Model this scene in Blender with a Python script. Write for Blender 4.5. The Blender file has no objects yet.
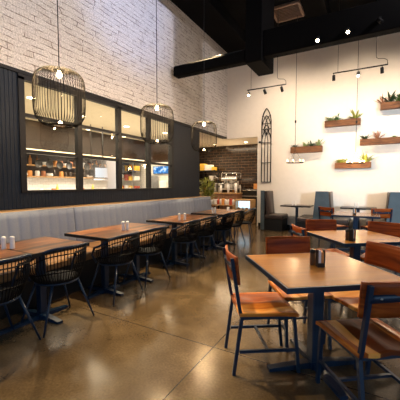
import bpy, math, random
from mathutils import Vector, Matrix
rnd = random.Random(7)
PI = math.pi
col = bpy.context.scene.collection
def V(*a): return Vector(a)

# ---------------------------------------------------------------- mesh collecting
class M:
    def __init__(s): s.v = []; s.f = []; s.sm = []
    def add(s, vs, fs, mat=None, smooth=False):
        n = len(s.v)
        for p in vs:
            p = Vector(p); s.v.append(mat @ p if mat else p)
        for f in fs: s.f.append([n + i for i in f]); s.sm.append(smooth)
        return s
    def box(s, x0, x1, y0, y1, z0, z1, mat=None, b=0.0):
        if b <= 0:
            vs = [(x, y, z) for x in (x0, x1) for y in (y0, y1) for z in (z0, z1)]
            fs = [(0,1,3,2),(4,6,7,5),(0,4,5,1),(2,3,7,6),(0,2,6,4),(1,5,7,3)]
            return s.add(vs, fs, mat)
        # chamfered box
        vs = []; idx = {}
        X = (x0, x1); Y = (y0, y1); Z = (z0, z1)
        for i in (0,1):
            for j in (0,1):
                for k in (0,1):
                    sx = b if i == 0 else -b; sy = b if j == 0 else -b; sz = b if k == 0 else -b
                    idx[i,j,k,0] = len(vs); vs.append((X[i], Y[j]+sy, Z[k]+sz))
                    idx[i,j,k,1] = len(vs); vs.append((X[i]+sx, Y[j], Z[k]+sz))
                    idx[i,j,k,2] = len(vs); vs.append((X[i]+sx, Y[j]+sy, Z[k]))
        fs = []
        for i in (0,1): fs.append((idx[i,0,0,0], idx[i,0,1,0], idx[i,1,1,0], idx[i,1,0,0]))
        for j in (0,1): fs.append((idx[0,j,0,1], idx[1,j,0,1], idx[1,j,1,1], idx[0,j,1,1]))
        for k in (0,1): fs.append((idx[0,0,k,2], idx[0,1,k,2], idx[1,1,k,2], idx[1,0,k,2]))
        for j in (0,1):
            for k in (0,1): fs.append((idx[0,j,k,1], idx[1,j,k,1], idx[1,j,k,2], idx[0,j,k,2]))
        for i in (0,1):
            for k in (0,1): fs.append((idx[i,0,k,0], idx[i,1,k,0], idx[i,1,k,2], idx[i,0,k,2]))
        for i in (0,1):
            for j in (0,1): fs.append((idx[i,j,0,0], idx[i,j,1,0], idx[i,j,1,1], idx[i,j,0,1]))
        for i in (0,1):
            for j in (0,1):
                for k in (0,1): fs.append((idx[i,j,k,0], idx[i,j,k,1], idx[i,j,k,2]))
        return s.add(vs, fs, mat)
    def tube(s, pts, r, n=8, closed=False, mat=None, smooth=True, cap=True, rot=0.0, up=None):
        pts = [Vector(p) for p in pts]; k = len(pts)
        rs = r if isinstance(r, (list, tuple)) else [r]*k
        vs = []; fs = []; prev = None
        for i, p in enumerate(pts):
            if closed: t = pts[(i+1) % k] - pts[i-1]
            else: t = pts[min(i+1, k-1)] - pts[max(i-1, 0)]
            t.normalize()
            if prev is None:
                a = Vector(up) if up else (Vector((0,0,1)) if abs(t.z) < .9 else Vector((1,0,0)))
                u = t.cross(a).normalized()
            else:
                u = (prev - t*prev.dot(t)).normalized()
            prev = u; w = t.cross(u)
            for j in range(n):
                an = rot + 2*PI*j/n
                vs.append(p + (u*math.cos(an) + w*math.sin(an))*rs[i])
        for i in range(k if closed else k-1):
            for j in range(n):
                a = i*n+j; b_ = i*n+(j+1) % n; c = ((i+1) % k)*n
                fs.append((a, b_, c+(j+1) % n, c+j))
        if cap and not closed:
            fs.append(tuple(range(n))[::-1]); fs.append(tuple((k-1)*n+j for j in range(n)))
        return s.add(vs, fs, mat, smooth)
    def sq(s, pts, r, mat=None, closed=False, up=None):      # square section bar
        return s.tube(pts, r*1.414, 4, closed, mat, False, True, PI/4, up)
    def lathe(s, prof, n=20, mat=None, c=(0,0,0), smooth=True):
        vs = []; fs = []
        for r, z in prof:
            for j in range(n):
                a = 2*PI*j/n; vs.append((c[0]+r*math.cos(a), c[1]+r*math.sin(a), c[2]+z))
        for i in range(len(prof)-1):
            for j in range(n):
                fs.append((i*n+j, i*n+(j+1) % n, (i+1)*n+(j+1) % n, (i+1)*n+j))
        if prof[0][0] > 1e-4: fs.append(tuple(range(n))[::-1])
        if prof[-1][0] > 1e-4: fs.append(tuple((len(prof)-1)*n+j for j in range(n)))
        return s.add(vs, fs, mat, smooth)
    def sheet(s, fn, nu, nv, th, mat=None, smooth=True):      # thick curved sheet, fn(u,v)->(point, normal)
        vs = []; fs = []
        for side in (.5, -.5):
            for i in range(nu+1):
                for j in range(nv+1):
                    p, nn = fn(i/nu, j/nv); vs.append(Vector(p) + Vector(nn)*th*side)
        w = nv+1; o = (nu+1)*w
        for i in range(nu):
            for j in range(nv):
                a = i*w+j; fs.append((a, a+1, a+w+1, a+w)); fs.append((o+a, o+a+w, o+a+w+1, o+a+1))
        n0 = len(fs)
        for j in range(nv):
            fs.append((j, o+j, o+j+1, j+1)); a = nu*w+j; fs.append((a, a+1, o+a+1, o+a))
        for i in range(nu):
            a = i*w; fs.append((a, a+w, o+a+w, o+a)); a = i*w+nv; fs.append((a, o+a, o+a+w, a+w))
        n = len(s.v); s.add(vs, fs, mat, smooth)
        for q in range(len(s.f)-len(fs)+n0, len(s.f)): s.sm[q] = False
        return s
    def build(s, name, mat, parent=None, loc=None):
        me = bpy.data.meshes.new(name)
        vs = s.v if loc is None else [p - Vector(loc) for p in s.v]
        me.from_pydata([tuple(p) for p in vs], [], s.f)
        me.polygons.foreach_set('use_smooth', s.sm); me.materials.append(mat); me.update()
        import bmesh
        bm = bmesh.new(); bm.from_mesh(me); bmesh.ops.recalc_face_normals(bm, faces=bm.faces); bm.to_mesh(me); bm.free()
        o = bpy.data.objects.new(name, me); col.objects.link(o)
        if loc is not None: o.location = loc
        if parent: o.parent = parent
        return o
def tag(o, label=None, cat=None, group=None, kind=None):
    if label: o['label'] = label
    if cat: o['category'] = cat
    if group: o['group'] = group
    if kind: o['kind'] = kind
    return o
def empty(name, loc, rz=0, label=None, cat=None, group=None):
    o = bpy.data.objects.new(name, None); o.empty_display_size = .1; col.objects.link(o)
    o.location = loc; o.rotation_euler = (0, 0, rz)
    return tag(o, label, cat, group)
def struct(m, name, mat): o = m.build(name, mat); o['kind'] = 'structure'; return o
def children(o): return [c for c in col.objects if c.parent == o]
def copy_tree(o, parent=None):
    c = o.copy(); col.objects.link(c); c.parent = parent
    for ch in children(o): copy_tree(ch, c)
    return c
def rotz(a, loc=(0,0,0)): return Matrix.Translation(loc) @ Matrix.Rotation(a, 4, 'Z')

# ---------------------------------------------------------------- materials
def mat(name, c=(.5,.5,.5), rough=.5, metal=0, emit=None, es=0, coat=0, spec=.5, bump=None, var=1.0):
    m = bpy.data.materials.new(name); m.use_nodes = True
    nt = m.node_tree; b = nt.nodes['Principled BSDF']
    b.inputs['Base Color'].default_value = (*c, 1); b.inputs['Roughness'].default_value = rough
    b.inputs['Metallic'].default_value = metal; b.inputs['Coat Weight'].default_value = coat
    b.inputs['Specular IOR Level'].default_value = spec
    if emit: b.inputs['Emission Color'].default_value = (*emit, 1); b.inputs['Emission Strength'].default_value = es
    # slight procedural tone variation
    tc = nt.nodes.new('ShaderNodeTexCoord'); nz = nt.nodes.new('ShaderNodeTexNoise'); nz.inputs['Scale'].default_value = 9
    nt.links.new(tc.outputs['Object'], nz.inputs['Vector'])
    mr = nt.nodes.new('ShaderNodeMapRange'); mr.inputs[1].default_value = .3; mr.inputs[2].default_value = .7
    mr.inputs[3].default_value = 1-.12*var; mr.inputs[4].default_value = 1+.1*var
    nt.links.new(nz.outputs['Fac'], mr.inputs[0])
    mx = nt.nodes.new('ShaderNodeMix'); mx.data_type = 'RGBA'; mx.blend_type = 'MULTIPLY'; mx.inputs[0].default_value = 1
    mx.inputs[6].default_value = (*c, 1); nt.links.new(mr.outputs[0], mx.inputs[7]); nt.links.new(mx.outputs[2], b.inputs['Base Color'])
    if bump:
        n2 = nt.nodes.new('ShaderNodeTexNoise'); n2.inputs['Scale'].default_value = bump[0]
        bp = nt.nodes.new('ShaderNodeBump'); bp.inputs['Strength'].default_value = bump[1]; bp.inputs['Distance'].default_value = .01
        nt.links.new(tc.outputs['Object'], n2.inputs['Vector']); nt.links.new(n2.outputs['Fac'], bp.inputs['Height']); nt.links.new(bp.outputs[0], b.inputs['Normal'])
    return m
def ramp(nt, stops):
    r = nt.nodes.new('ShaderNodeValToRGB'); cr = r.color_ramp
    while len(cr.elements) < len(stops): cr.elements.new(.5)
    for e, (p, c) in zip(cr.elements, stops): e.position = p; e.color = (*c, 1)
    return r
def wood(name, stops, scale=(1.2, 12, 12), rough=.35, coat=0, planks=None, axis=0, brick=None, spec=.5):
    """grain runs along local X (axis 0) or Y (axis 1); planks = width of the boards"""
    m = bpy.data.materials.new(name); m.use_nodes = True
    nt = m.node_tree; b = nt.nodes['Principled BSDF']; L = nt.links.new
    tc = nt.nodes.new('ShaderNodeTexCoord'); oi = nt.nodes.new('ShaderNodeObjectInfo')
    mp = nt.nodes.new('ShaderNodeMapping'); mp.inputs['Scale'].default_value = scale if axis == 0 else (scale[1], scale[0], scale[2])
    L(tc.outputs['Object'], mp.inputs['Vector'])
    vm = nt.nodes.new('ShaderNodeVectorMath'); vm.operation = 'MULTIPLY_ADD'
    vm.inputs[1].default_value = (7.3, 3.1, 5.7)
    L(oi.outputs['Random'], vm.inputs[0]); L(mp.outputs[0], vm.inputs[2])
    nz = nt.nodes.new('ShaderNodeTexNoise'); nz.inputs['Scale'].default_value = 1.6; nz.inputs['Detail'].default_value = 5; nz.inputs['Distortion'].default_value = .9
    L(vm.outputs[0], nz.inputs['Vector'])
    fac = nz.outputs['Fac']
    if planks:
        sp = nt.nodes.new('ShaderNodeSeparateXYZ'); L(tc.outputs['Object'], sp.inputs[0])
        dv = nt.nodes.new('ShaderNodeMath'); dv.operation = 'DIVIDE'; dv.inputs[1].default_value = planks; L(sp.outputs[1 if axis == 0 else 0], dv.inputs[0])
        fl = nt.nodes.new('ShaderNodeMath'); fl.operation = 'FLOOR'; L(dv.outputs[0], fl.inputs[0])
        ad = nt.nodes.new('ShaderNodeMath'); ad.operation = 'MULTIPLY_ADD'; ad.inputs[1].default_value = 13.7; L(oi.outputs['Random'], ad.inputs[0]); L(fl.outputs[0], ad.inputs[2])
        wn = nt.nodes.new('ShaderNodeTexWhiteNoise'); wn.noise_dimensions = '1D'; L(ad.outputs[0], wn.inputs['W'])
        mm = nt.nodes.new('ShaderNodeMath'); mm.operation = 'MULTIPLY_ADD'; mm.inputs[1].default_value = .42; mm.inputs[2].default_value = -.21; L(wn.outputs['Value'], mm.inputs[0])
        a2 = nt.nodes.new('ShaderNodeMath'); a2.operation = 'ADD'; L(fac, a2.inputs[0]); L(mm.outputs[0], a2.inputs[1]); fac = a2.outputs[0]
    r = ramp(nt, stops); L(fac, r.inputs[0]); L(r.outputs[0], b.inputs['Base Color'])
    bp = nt.nodes.new('ShaderNodeBump'); bp.inputs['Strength'].default_value = .15; bp.inputs['Distance'].default_value = .004
    L(nz.outputs['Fac'], bp.inputs['Height']); L(bp.outputs[0], b.inputs['Normal'])
    b.inputs['Roughness'].default_value = rough; b.inputs['Coat Weight'].default_value = coat; b.inputs['Coat Roughness'].default_value = .12
    b.inputs['Specular IOR Level'].default_value = spec
    return m

def stone_mat():
    m = bpy.data.materials.new('white_split_stone'); m.use_nodes = True
    nt = m.node_tree; b = nt.nodes['Principled BSDF']; L = nt.links.new; N = nt.nodes.new
    tc = N('ShaderNodeTexCoord'); sp = N('ShaderNodeSeparateXYZ'); L(tc.outputs['Object'], sp.inputs[0])
    cb = N('ShaderNodeCombineXYZ'); L(sp.outputs[1], cb.inputs[0]); L(sp.outputs[2], cb.inputs[1])
    nz = N('ShaderNodeTexNoise'); nz.inputs['Scale'].default_value = 2.2; nz.inputs['Detail'].default_value = 3; L(cb.outputs[0], nz.inputs['Vector'])
    va = N('ShaderNodeVectorMath'); va.operation = 'MULTIPLY_ADD'; va.inputs[1].default_value = (.30, .085, 0); L(nz.outputs['Color'], va.inputs[0]); L(cb.outputs[0], va.inputs[2])
    br = N('ShaderNodeTexBrick'); br.inputs['Scale'].default_value = 1; br.inputs['Brick Width'].default_value = .40; br.inputs['Row Height'].default_value = .085
    br.inputs['Mortar Size'].default_value = .006; br.inputs['Mortar Smooth'].default_value = .25; br.offset = .37; br.squash = 1.6; br.squash_frequency = 3
    br.inputs['Color1'].default_value = (.82,.78,.74,1); br.inputs['Color2'].default_value = (.70,.65,.61,1); br.inputs['Mortar'].default_value = (.25,.20,.17,1)
    L(va.outputs[0], br.inputs['Vector'])
    # patches where the whitewash hides the joints
    n2 = N('ShaderNodeTexNoise'); n2.inputs['Scale'].default_value = 6; n2.inputs['Detail'].default_value = 4; L(cb.outputs[0], n2.inputs['Vector'])
    mr = N('ShaderNodeMapRange'); mr.inputs[1].default_value = .45; mr.inputs[2].default_value = .54; mr.inputs[3].default_value = 0; mr.inputs[4].default_value = .8; L(n2.outputs['Fac'], mr.inputs[0])
    mx = N('ShaderNodeMix'); mx.data_type = 'RGBA'; L(mr.outputs[0], mx.inputs[0]); L(br.outputs['Color'], mx.inputs[6]); mx.inputs[7].default_value = (.80,.76,.72,1)
    n3 = N('ShaderNodeTexNoise'); n3.inputs['Scale'].default_value = 48; n3.inputs['Detail'].default_value = 6; L(cb.outputs[0], n3.inputs['Vector'])
    m3 = N('ShaderNodeMapRange'); m3.inputs[1].default_value = .35; m3.inputs[2].default_value = .65; m3.inputs[3].default_value = .72; m3.inputs[4].default_value = 1.1; L(n3.outputs['Fac'], m3.inputs[0])
    mu = N('ShaderNodeMix'); mu.data_type = 'RGBA'; mu.blend_type = 'MULTIPLY'; mu.inputs[0].default_value = 1; L(mx.outputs[2], mu.inputs[6]); L(m3.outputs[0], mu.inputs[7])
    L(mu.outputs[2], b.inputs['Base Color'])
    b.inputs['Roughness'].default_value = .85
    ad = N('ShaderNodeMath'); ad.operation = 'MULTIPLY_ADD'; ad.inputs[1].default_value = -1.0; L(br.outputs['Fac'], ad.inputs[0]); L(n3.outputs['Fac'], ad.inputs[2])
    bp = N('ShaderNodeBump'); bp.inputs['Strength'].default_value = .9; bp.inputs['Distance'].default_value = .02; L(ad.outputs[0], bp.inputs['Height']); L(bp.outputs[0], b.inputs['Normal'])
    return m

def tile_mat(name, c1, c2, mortar, w=.2, h=.1, rough=.2, axis='X', ms=.006):
    m = bpy.data.materials.new(name); m.use_nodes = True
    nt = m.node_tree; b = nt.nodes['Principled BSDF']; L = nt.links.new; N = nt.nodes.new
    tc = N('ShaderNodeTexCoord'); sp = N('ShaderNodeSeparateXYZ'); L(tc.outputs['Object'], sp.inputs[0])
    cb = N('ShaderNodeCombineXYZ'); L(sp.outputs[0 if axis == 'X' else 1], cb.inputs[0]); L(sp.outputs[2], cb.inputs[1])
    br = N('ShaderNodeTexBrick'); br.inputs['Scale'].default_value = 1; br.inputs['Brick Width'].default_value = w; br.inputs['Row Height'].default_value = h
    br.inputs['Mortar Size'].default_value = ms; br.inputs['Color1'].default_value = (*c1,1); br.inputs['Color2'].default_value = (*c2,1); br.inputs['Mortar'].default_value = (*mortar,1)
    L(cb.outputs[0], br.inputs['Vector']); L(br.outputs['Color'], b.inputs['Base Color']); b.inputs['Roughness'].default_value = rough
    bp = N('ShaderNodeBump'); bp.invert = True; bp.inputs['Strength'].default_value = .5; bp.inputs['Distance'].default_value = .004; L(br.outputs['Fac'], bp.inputs['Height']); L(bp.outputs[0], b.inputs['Normal'])
    return m

def floor_mat():
    m = bpy.data.materials.new('polished_concrete'); m.use_nodes = True
    nt = m.node_tree; b = nt.nodes['Principled BSDF']; L = nt.links.new; N = nt.nodes.new
    tc = N('ShaderNodeTexCoord'); sp = N('ShaderNodeSeparateXYZ'); L(tc.outputs['Object'], sp.inputs[0])
    nz = N('ShaderNodeTexNoise'); nz.inputs['Scale'].default_value = 1.7; nz.inputs['Detail'].default_value = 4; nz.inputs['Roughness'].default_value = .5; L(tc.outputs['Object'], nz.inputs['Vector'])
    r = ramp(nt, [(.28, (.052,.034,.017)), (.5, (.090,.061,.031)), (.72, (.145,.102,.054))]); L(nz.outputs['Fac'], r.inputs[0])
    n2 = N('ShaderNodeTexNoise'); n2.inputs['Scale'].default_value = 60; n2.inputs['Detail'].default_value = 3; L(tc.outputs['Object'], n2.inputs['Vector'])
    m2 = N('ShaderNodeMapRange'); m2.inputs[1].default_value = .3; m2.inputs[2].default_value = .7; m2.inputs[3].default_value = .8; m2.inputs[4].default_value = 1.15; L(n2.outputs['Fac'], m2.inputs[0])
    mu = N('ShaderNodeMix'); mu.data_type = 'RGBA'; mu.blend_type = 'MULTIPLY'; mu.inputs[0].default_value = 1; L(r.outputs[0], mu.inputs[6]); L(m2.outputs[0], mu.inputs[7])
    def joint(ch, off, step):
        a = N('ShaderNodeMath'); a.operation = 'ADD'; a.inputs[1].default_value = -off + step*20 + step/2; L(sp.outputs[ch], a.inputs[0])
        q = N('ShaderNodeMath'); q.operation = 'MODULO'; q.inputs[1].default_value = step; L(a.outputs[0], q.inputs[0])
        s_ = N('ShaderNodeMath'); s_.operation = 'SUBTRACT'; s_.inputs[1].default_value = step/2; L(q.outputs[0], s_.inputs[0])
        ab = N('ShaderNodeMath'); ab.operation = 'ABSOLUTE'; L(s_.outputs[0], ab.inputs[0])
        lt = N('ShaderNodeMath'); lt.operation = 'LESS_THAN'; lt.inputs[1].default_value = .0045; L(ab.outputs[0], lt.inputs[0])
        return lt
    j1 = joint(0, -1.09, 3.0); j2 = joint(1, 2.16, 3.0)
    mxm = N('ShaderNodeMath'); mxm.operation = 'MAXIMUM'; L(j1.outputs[0], mxm.inputs[0]); L(j2.outputs[0], mxm.inputs[1])
    mj = N('ShaderNodeMix'); mj.data_type = 'RGBA'; L(mxm.outputs[0], mj.inputs[0]); L(mu.outputs[2], mj.inputs[6]); mj.inputs[7].default_value = (.015,.011,.008,1)
    L(mj.outputs[2], b.inputs['Base Color'])
    m4 = N('ShaderNodeMapRange'); m4.inputs[1].default_value = .3; m4.inputs[2].default_value = .7; m4.inputs[3].default_value = .15; m4.inputs[4].default_value = .24; L(nz.outputs['Fac'], m4.inputs[0]); L(m4.outputs[0], b.inputs['Roughness'])
    b.inputs['Specular IOR Level'].default_value = .62
    bp = N('ShaderNodeBump'); bp.inputs['Strength'].default_value = .04; bp.inputs['Distance'].default_value = .01; L(n2.outputs['Fac'], bp.inputs['Height']); L(bp.outputs[0], b.inputs['Normal'])
    return m

def glass_mat(name, tint=(.95,.97,.96), refl=.07, rough=.02):
    m = bpy.data.materials.new(name); m.use_nodes = True; nt = m.node_tree; nt.nodes.clear(); N = nt.nodes.new; L = nt.links.new
    o = N('ShaderNodeOutputMaterial'); t = N('ShaderNodeBsdfTransparent'); t.inputs[0].default_value = (*tint, 1)
    g = N('ShaderNodeBsdfGlossy'); g.inputs['Roughness'].default_value = rough; fr = N('ShaderNodeFresnel'); fr.inputs[0].default_value = 1.45
    mx = N('ShaderNodeMixShader'); L(fr.outputs[0], mx.inputs[0]); L(t.outputs[0], mx.inputs[1]); L(g.outputs[0], mx.inputs[2]); L(mx.outputs[0], o.inputs[0])
    return m
def emis(name, c, s):
    m = bpy.data.materials.new(name); m.use_nodes = True; nt = m.node_tree; nt.nodes.clear()
    o = nt.nodes.new('ShaderNodeOutputMaterial'); e = nt.nodes.new('ShaderNodeEmission'); e.inputs[0].default_value = (*c,1); e.inputs[1].default_value = s
    nt.links.new(e.outputs[0], o.inputs[0]); return m

MT = {}
MT['floor'] = floor_mat()
MT['stone'] = stone_mat()
MT['clad'] = mat('charcoal_ribbed_panel', (.010,.015,.024), .45, spec=.3)
MT['black'] = mat('black_paint', (.006,.006,.007), .5, spec=.35)
MT['ceil'] = mat('black_ceiling', (.004,.004,.005), .9, spec=.1)
MT['beam'] = mat('black_beam', (.0025,.0025,.003), .75, spec=.06)
MT['cream'] = mat('cream_wall_paint', (.80,.75,.69), .75, var=.15)
MT['soffit'] = mat('beige_soffit_paint', (.86,.77,.60), .7, var=.2)
MT['steelblue'] = mat('blue_black_powder_coat', (.003,.019,.050), .34, .0, spec=.5)
MT['wicker'] = mat('black_cord', (.003,.003,.004), .6, spec=.2)
MT['cage'] = mat('bronze_wire', (.0035,.003,.0025), .6, .0, spec=.12)
MT['vinylbrown'] = mat('dark_brown_vinyl', (.045,.030,.026), .38, bump=(30,.2))
MT['vinylgrey'] = mat('slate_blue_upholstery', (.060,.090,.115), .5, bump=(60,.2))
MT['benchfab'] = None
MT['steel'] = mat('brushed_steel', (.55,.55,.54), .28, 1)
MT['white'] = mat('white_ceramic', (.82,.80,.77), .3)
MT['whitepaper'] = mat('white_paper', (.85,.83,.80), .8)
MT['tabletop'] = wood('reclaimed_orange_wood', [(.25,(.03,.011,.003)),(.42,(.10,.036,.009)),(.56,(.19,.070,.017)),(.75,(.32,.14,.042))], (1.4,9,9), .32, planks=.095, axis=1, coat=0, spec=.25)
MT['tabledark'] = wood('veneer_with_warm_reflection', [(.2,(.30,.120,.016)),(.5,(.42,.175,.026)),(.8,(.56,.25,.045))], (1.0,9,9), .22, coat=.0, spec=.34, axis=0)  # bright orange of the reflected wall put into the colour of a dark veneer
MT['chairwood'] = wood('walnut_strips', [(.30,(.16,.032,.005)),(.43,(.36,.080,.009)),(.54,(.62,.18,.022)),(.70,(.92,.42,.09))], (1.0,7,7), .36, planks=.07, coat=.0, axis=0, spec=.22)
MT['backwood'] = wood('red_brown_ply', [(.3,(.13,.022,.003)),(.5,(.28,.052,.007)),(.72,(.44,.105,.016))], (8,1.0,14), .42, coat=.0, axis=0, spec=.18)
MT['ledge'] = wood('honey_wood', [(.3,(.36,.20,.08)),(.6,(.52,.32,.14)),(.8,(.62,.42,.2))], (12,1,12), .45)
MT['benchseat'] = wood('brown_bench_wood', [(.3,(.16,.075,.025)),(.7,(.30,.16,.06))], (12,1,12), .45)
MT['plankbox'] = wood('rough_planter_wood', [(.25,(.05,.018,.006)),(.5,(.15,.055,.016)),(.78,(.27,.11,.032))], (3,16,22), .7)
MT['shelfwood'] = wood('pale_shelf_wood', [(.3,(.34,.17,.06)),(.7,(.58,.34,.14))], (1,8,8), .5)
MT['darktile'] = tile_mat('dark_brown_glazed_tile', (.014,.009,.006), (.026,.015,.009), (.10,.055,.03), .27, .105, .17, 'X', .006)
MT['whitetile'] = tile_mat('white_subway_tile', (.82,.80,.76), (.76,.74,.70), (.55,.52,.48), .15, .075, .25, 'Y', .003)
MT['whitetilex'] = tile_mat('white_subway_tile_side', (.82,.80,.76), (.76,.74,.70), (.55,.52,.48), .15, .075, .25, 'X', .003)
MT['brownpanel'] = tile_mat('brown_panel_and_reflection', (.018,.009,.004), (.032,.016,.007), (.008,.004,.002), .42, .30, .6, 'Y', .006)
MT['brownpanelx'] = tile_mat('brown_panel_and_reflection_side', (.022,.011,.005), (.040,.020,.009), (.010,.005,.003), .42, .30, .3, 'X', .006)
MT['glass'] = glass_mat('window_glass')
MT['cup'] = glass_mat('drinking_glass', (.9,.92,.92))
MT['bulb'] = emis('warm_bulb', (1,.72,.38), 30)
MT['bulbsmall'] = emis('warm_candle_bulb', (1,.66,.30), 14)
MT['spotface'] = emis('spot_lens', (1,.80,.52), 45)
MT['strip'] = emis('warm_light_strip', (1,.72,.38), 3.2)
MT['screenwhite'] = emis('lit_screen_white', (.93,.96,1), 1.1)
MT['terracotta'] = mat('terracotta', (.42,.16,.07), .7)
MT['soil'] = mat('potting_soil', (.03,.02,.012), .9)
MT['leaf'] = mat('mid_green_leaf', (.07,.16,.035), .5)
MT['leafpale'] = mat('pale_green_leaf', (.28,.36,.16), .5)
MT['leafdark'] = mat('dark_green_leaf', (.025,.07,.03), .45)
MT['leafred'] = mat('russet_leaf', (.38,.17,.09), .55)
MT['leafyellow'] = mat('yellow_green_leaf', (.35,.38,.07), .5)
MT['amber'] = mat('amber_bottle', (.45,.17,.03), .15)
MT['darkbottle'] = mat('dark_bottle', (.05,.03,.015), .15)
MT['yellow'] = mat('yellow_plastic', (.8,.5,.06), .5)
MT['orange'] = mat('orange_card', (.75,.32,.08), .6)
MT['redpack'] = mat('red_packet', (.5,.08,.04), .5)
MT['blueglow'] = None
MT['vent'] = mat('brown_vent_metal', (.25,.15,.10), .5, .0)
MT['chrome'] = mat('chrome', (.7,.7,.7), .12, 1)
MT['darkmetal'] = mat('dark_steel', (.03,.028,.027), .35, .6)
MT['grey'] = mat('grey_appliance', (.25,.25,.26), .35, .4)

def fabric_mat():
    m = bpy.data.materials.new('pale_blue_grey_bench_fabric'); m.use_nodes = True
    nt = m.node_tree; b = nt.nodes['Principled BSDF']; L = nt.links.new; N = nt.nodes.new
    tc = N('ShaderNodeTexCoord'); n = N('ShaderNodeTexNoise'); n.inputs['Scale'].default_value = 140; n.inputs['Detail'].default_value = 2; L(tc.outputs['Object'], n.inputs['Vector'])
    r = ramp(nt, [(.3,(.19,.22,.28)), (.7,(.27,.305,.37))]); L(n.outputs['Fac'], r.inputs[0]); L(r.outputs[0], b.inputs['Base Color'])
    b.inputs['Roughness'].default_value = .7
    bp = N('ShaderNodeBump'); bp.inputs['Strength'].default_value = .25; bp.inputs['Distance'].default_value = .003; L(n.outputs['Fac'], bp.inputs['Height']); L(bp.outputs[0], b.inputs['Normal'])
    return m
MT['benchfab'] = fabric_mat()
def menu_mat():
    m = bpy.data.materials.new('blue_menu_screen'); m.use_nodes = True; nt = m.node_tree; nt.nodes.clear(); N = nt.nodes.new; L = nt.links.new
    o = N('ShaderNodeOutputMaterial'); e = N('ShaderNodeEmission'); tc = N('ShaderNodeTexCoord'); n = N('ShaderNodeTexNoise'); n.inputs['Scale'].default_value = 9
    L(tc.outputs['Object'], n.inputs['Vector']); r = ramp(nt, [(.40,(.01,.12,.45)), (.52,(.05,.35,.85)), (.62,(.65,.80,.95))]); L(n.outputs['Fac'], r.inputs[0]); L(r.outputs[0], e.inputs[0]); e.inputs[1].default_value = 1.1; L(e.outputs[0], o.inputs[0])
    return m
MT['blueglow'] = menu_mat()

# ---------------------------------------------------------------- setting
XW, YW, ZC = -4.15, 9.2, 5.62
XR, YF = 4.6, -2.6
struct(M().box(-8.2, XR+.15, YF-.15, 11.4, -.12, 0), 'floor', MT['floor'])
struct(M().box(XW-.3, XR+.15, YF-.15, YW+.15, ZC, ZC+.12), 'ceiling', MT['ceil'])
struct(M().box(XW-.14, XW, YF, YW+.12, 2.88, ZC), 'wall_left', MT['stone'])
# ribbed cladding below and beside the serving window
def ribs(m, y0, y1, z0, z1, step=.052, d=.006):
    n = max(1, round((y1-y0)/step)); st = (y1-y0)/n; vs = []; fs = []
    prof = []
    for i in range(n):
        a = y0+i*st; prof += [(a, 0), (a+st*.18, 0), (a+st*.28, d), (a+st*.9, d)]
    prof.append((y1, 0))
    for y, dx in prof: vs += [(XW+dx, y, z0), (XW+dx, y, z1)]
    for i in range(len(prof)-1): fs.append((2*i, 2*i+2, 2*i+3, 2*i+1))
    m.add(vs, fs)
    m.box(XW-.12, XW-.001, y0, y1, z0, z1)
WY0, WY1, WZ0, WZ1 = 2.40, 6.0, 1.25, 2.80
m = M(); ribs(m, YF, WY0, 0, 2.84); ribs(m, WY1, 7.32, 0, 2.84); ribs(m, WY0, WY1, 0, WZ0)
m.box(XW-.12, XW+.004, WY0, WY1, WZ1, 2.84)
struct(m, 'wall_left', MT['clad'])
struct(M().box(XW-.13, XW+.03, YF, 9.12, 2.84, 2.885), 'trim_1', MT['black'])
# window: frame with mullions, panes
win = empty('window_1', (XW, 4.2, WZ0)); win['kind'] = 'structure'
def at(m, name, mt, parent): 
    o = m.build(name, mt, None, tuple(parent.location)); o.parent = parent; o.location = (0,0,0); return o
m = M(); fx0, fx1 = XW-.05, XW+.028
m.box(fx0, fx1, WY0-.03, WY0+.05, WZ0, WZ1); m.box(fx0, fx1, WY1-.05, WY1+.04, WZ0, WZ1)
m.box(fx0, fx1, WY0-.03, WY1+.04, WZ1-.035, WZ1+.035)
for y in (3.34, 4.24, 5.12): m.box(fx0, fx1, y-.045, y+.045, WZ0, WZ1)
for z in (2.30, 1.80): m.box(fx0, fx1-.008, WY0, WY1, z-.022, z+.022)
at(m, 'window_frame', MT['black'], win)
at(M().box(XW-.10, XW+.034, WY0-.03, WY1+.04, WZ0-.02, WZ0+.012), 'window_sill', MT['black'], win)
ys = [WY0, 3.34, 4.24, 5.12, WY1]; zs = [WZ0, 1.80, 2.30, WZ1]
for i in range(4):
    for k in range(3):
        vs = [(XW-.01, ys[i], zs[k]), (XW-.01, ys[i+1], zs[k]), (XW-.01, ys[i+1], zs[k+1]), (XW-.01, ys[i], zs[k+1])]
        at(M().add(vs, [(0,1,2,3)]), 'pane', MT['glass'], win)
# back wall with opening (alcove) at its left end
m = M()
m.box(-3.10, XR+.15, YW, YW+.12, 0, ZC)
m.box(XW, -3.10, YW, YW+.12, 2.84, ZC)
struct(m, 'wall_back', MT['cream'])
struct(M().box(-3.05, XR, YW-.015, YW, 0, .12), 'baseboard_back', MT['black'])
m = M()
for (y0, y1) in ((YF, -2.45), (1.2, 4.4), (7.4, YW)): m.box(XR, XR+.12, y0, y1, 0, ZC)
m.box(XR, XR+.12, YF, YW, 3.4, ZC); m.box(XR, XR+.12, YF, YW, 0, .3)
struct(m, 'wall_right', MT['cream'])
m = M()
for (x0, x1) in ((XW-.12, -3.4), (-.6, XR+.12)): m.box(x0, x1, YF-.12, YF, 0, ZC)
m.box(XW, XR, YF-.12, YF, 3.6, ZC); m.box(XW, XR, YF-.12, YF, 0, .3)
struct(m, 'wall_front', MT['cream'])
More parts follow.
